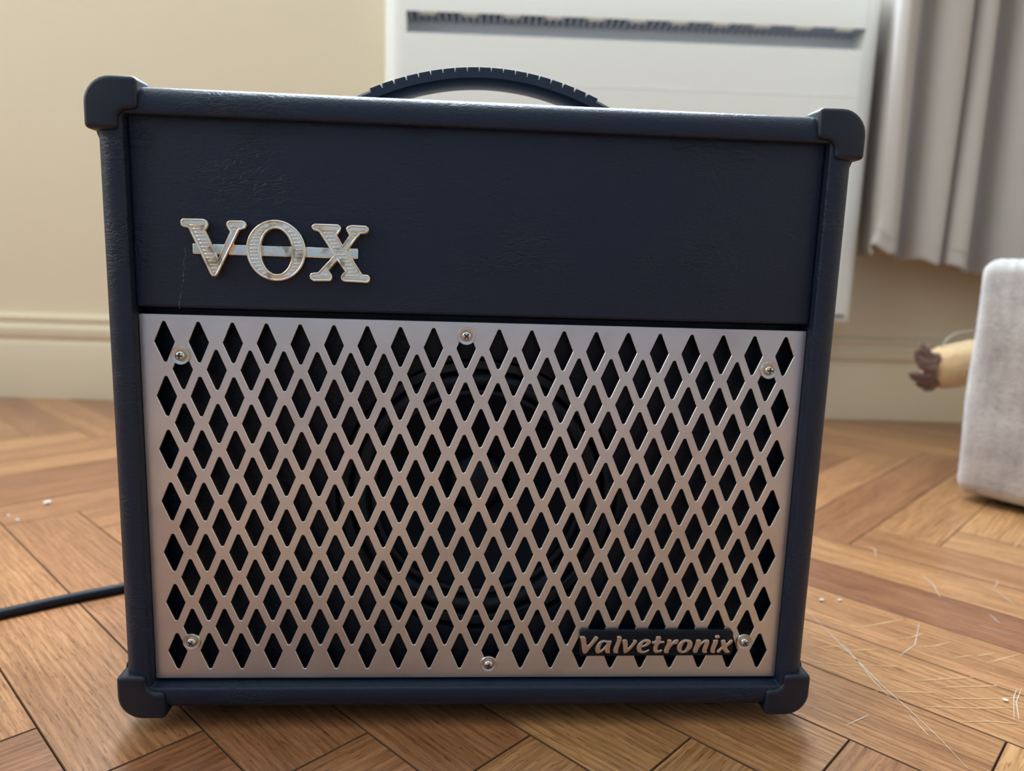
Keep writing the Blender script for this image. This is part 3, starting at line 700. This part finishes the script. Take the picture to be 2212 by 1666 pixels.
cur = empty('curtain', (0, 0, 0)); tag(cur, 'taupe cloth curtain hanging in folds beside the panel heater', 'curtain')
cl = mesh_obj('cloth', vs, fs, M_CURT, cur, True)
sm = cl.modifiers.new('thickness', 'SOLIDIFY'); sm.thickness = .0022; sm.offset = 0
bm = bmesh.new(); tube(bm, [Vector(v)+Vector((0, -.0014, .026)) for v in vs[:m_]], .0009, 5)
bm_obj('hem_seam', bm, M_CURT, cur, 60)
cur.rotation_euler.z = TH

# ------------------------------------------------------------------ plush block and toy
bw, bl, bh = .34, .36, .272
corner = Vector((.5490, .4470, 0)); ax = Vector((.62, -.785, 0)).normalized(); ay = Vector((-ax.y, ax.x, 0))
bm = bmesh.new(); box(bm, (0, 0, .0075), (bl, bw, .0075+bh), .017, 5)
bmesh.ops.subdivide_edges(bm, edges=[e for e in bm.edges if e.calc_length() > .1], cuts=24, use_grid_fill=True)
rb = empty('plush_block', (0, 0, 0)); tag(rb, 'grey plush-covered block at the right edge of the picture', 'pouffe')
bo = bm_obj('cover', bm, M_PLUSH, rb, 60)
for v in bo.data.vertices:
    x, y, z = v.co
    v.co += Vector((math.sin(z*34+x*20)*.0012, math.sin(z*41+x*33+1)*.0012, math.sin(x*37+y*29)*.001))
# short pile standing out of the cover
random.seed(3); pv_, pf2 = [], []
for p in bo.data.polygons:
    c_ = p.center
    if c_.y > .16 and c_.z < .26: continue
    for _ in range(max(1, int(p.area*110000))):
        q = Vector((0, 0, 0)); ws = [random.random() for _ in p.vertices]; sw = sum(ws)
        for wv_, vi in zip(ws, p.vertices): q += bo.data.vertices[vi].co*(wv_/sw)
        nrm = (p.normal + Vector((random.uniform(-.7, .7), random.uniform(-.7, .7), random.uniform(-.9, .5)))).normalized()
        ln = random.uniform(.0012, .0030); tg = nrm.orthogonal().normalized()*.00016
        k0 = len(pv_); pv_ += [q-tg, q+tg, q+nrm*ln]; pf2.append((k0, k0+1, k0+2))
tag(mesh_obj('pile', pv_, pf2, M_PLUSH, rb), kind='stuff')
ftp = None
for x, y in ((.05, .05), (bl-.05, .05), (.05, bw-.05), (bl-.05, bw-.05)):
    if ftp is None:
        bm = bmesh.new(); lathe(bm, [(0, 0), (.016, 0), (.017, .002), (.017, .010), (0, .010)], (0, 0, 0), 'z', 24); ftp = bm_obj('foot', bm, M_RUBBER, rb, 40); o = ftp
    else: o = ftp.copy(); link(o, rb)
    o.location = (x, y, 0)
rb.matrix_world = ROOM @ Matrix.Translation(corner) @ Matrix((ax, ay, Vector((0, 0, 1)))).transposed().to_4x4()

toy = empty('plush_toy', (0, 0, 0)); tag(toy, 'tan fuzzy toy with a ragged brown end poking out behind the grey plush block', 'toy')
tc = Vector((.5870, .578, .1395))
bm = bmesh.new()
prof_ = [(0, -.020), (.010, -.0195), (.018, -.016), (.0235, -.009), (.0275, 0), (.0290, .015), (.0290, .045), (.024, .06), (.014, .068), (0, .070)]
lathe(bm, prof_, (0, 0, 0), 'z', 28)
for v in bm.verts: v.co += v.co.normalized()*random.uniform(-.0012, .0012)
body = bm_obj('body', bm, M_TAN, toy, 80)
rot = Matrix.Rotation(math.radians(90), 4, 'Y') @ Matrix.Rotation(math.radians(-12), 4, 'Y')
body.matrix_basis = Matrix.Translation((.012, 0, 0)) @ rot
tgs = [((0, -.012, .014), (-.018, -.012, .020), (-.022, -.010, .034)), ((-.004, -.014, .008), (-.024, -.014, .010), (-.030, -.014, .026)), ((-.006, -.016, 0), (-.022, -.016, .004), (-.026, -.016, .016)),
       ((-.004, -.014, -.006), (-.018, -.014, -.010), (-.037, -.014, -.006)), ((-.002, -.012, -.012), (-.012, -.012, -.018), (-.033, -.012, -.011)), ((.002, -.01, -.018), (-.004, -.01, -.026), (-.014, -.01, -.027)), ((-.004, -.013, .004), (-.014, -.013, .014), (-.014, -.013, .030)), ((-.002, -.006, -.016), (-.01, -.006, -.022), (-.022, -.006, -.020))]
for a_, b_, c_ in tgs:
    bm = bmesh.new(); pts = spline([a_, b_, c_], 5)
    tube(bm, pts, [.0085*(1-.72*(k/(len(pts)-1))**.8) for k in range(len(pts)-1)] + [.0012], 8)
    for v in bm.verts: v.co += Vector((random.uniform(-1, 1), random.uniform(-1, 1), random.uniform(-1, 1)))*.0009
    bm_obj('ragged_tuft', bm, M_BROWN, toy, 80)
bm = bmesh.new()
tube(bm, spline([(.008, -.004, .018), (.010, -.004, .030), (.018, -.004, .042), (.034, -.004, .049), (.055, -.004, .050), (.075, 0, .045)], 6), .0009, 6)
tube(bm, spline([(.004, -.006, .020), (.02, -.006, .027), (.045, -.004, .026), (.075, 0, .03)], 6), .0009, 6)
bm_obj('cord', bm, M_CORD, toy, 60)
bm = bmesh.new(); tube(bm, [(.052, -.020, -.008), (.052, -.0490, -.008)], .006, 10); bm_obj('peg', bm, M_BROWN, toy, 60)
toy.location = ROOM @ tc; toy.rotation_euler.z = TH
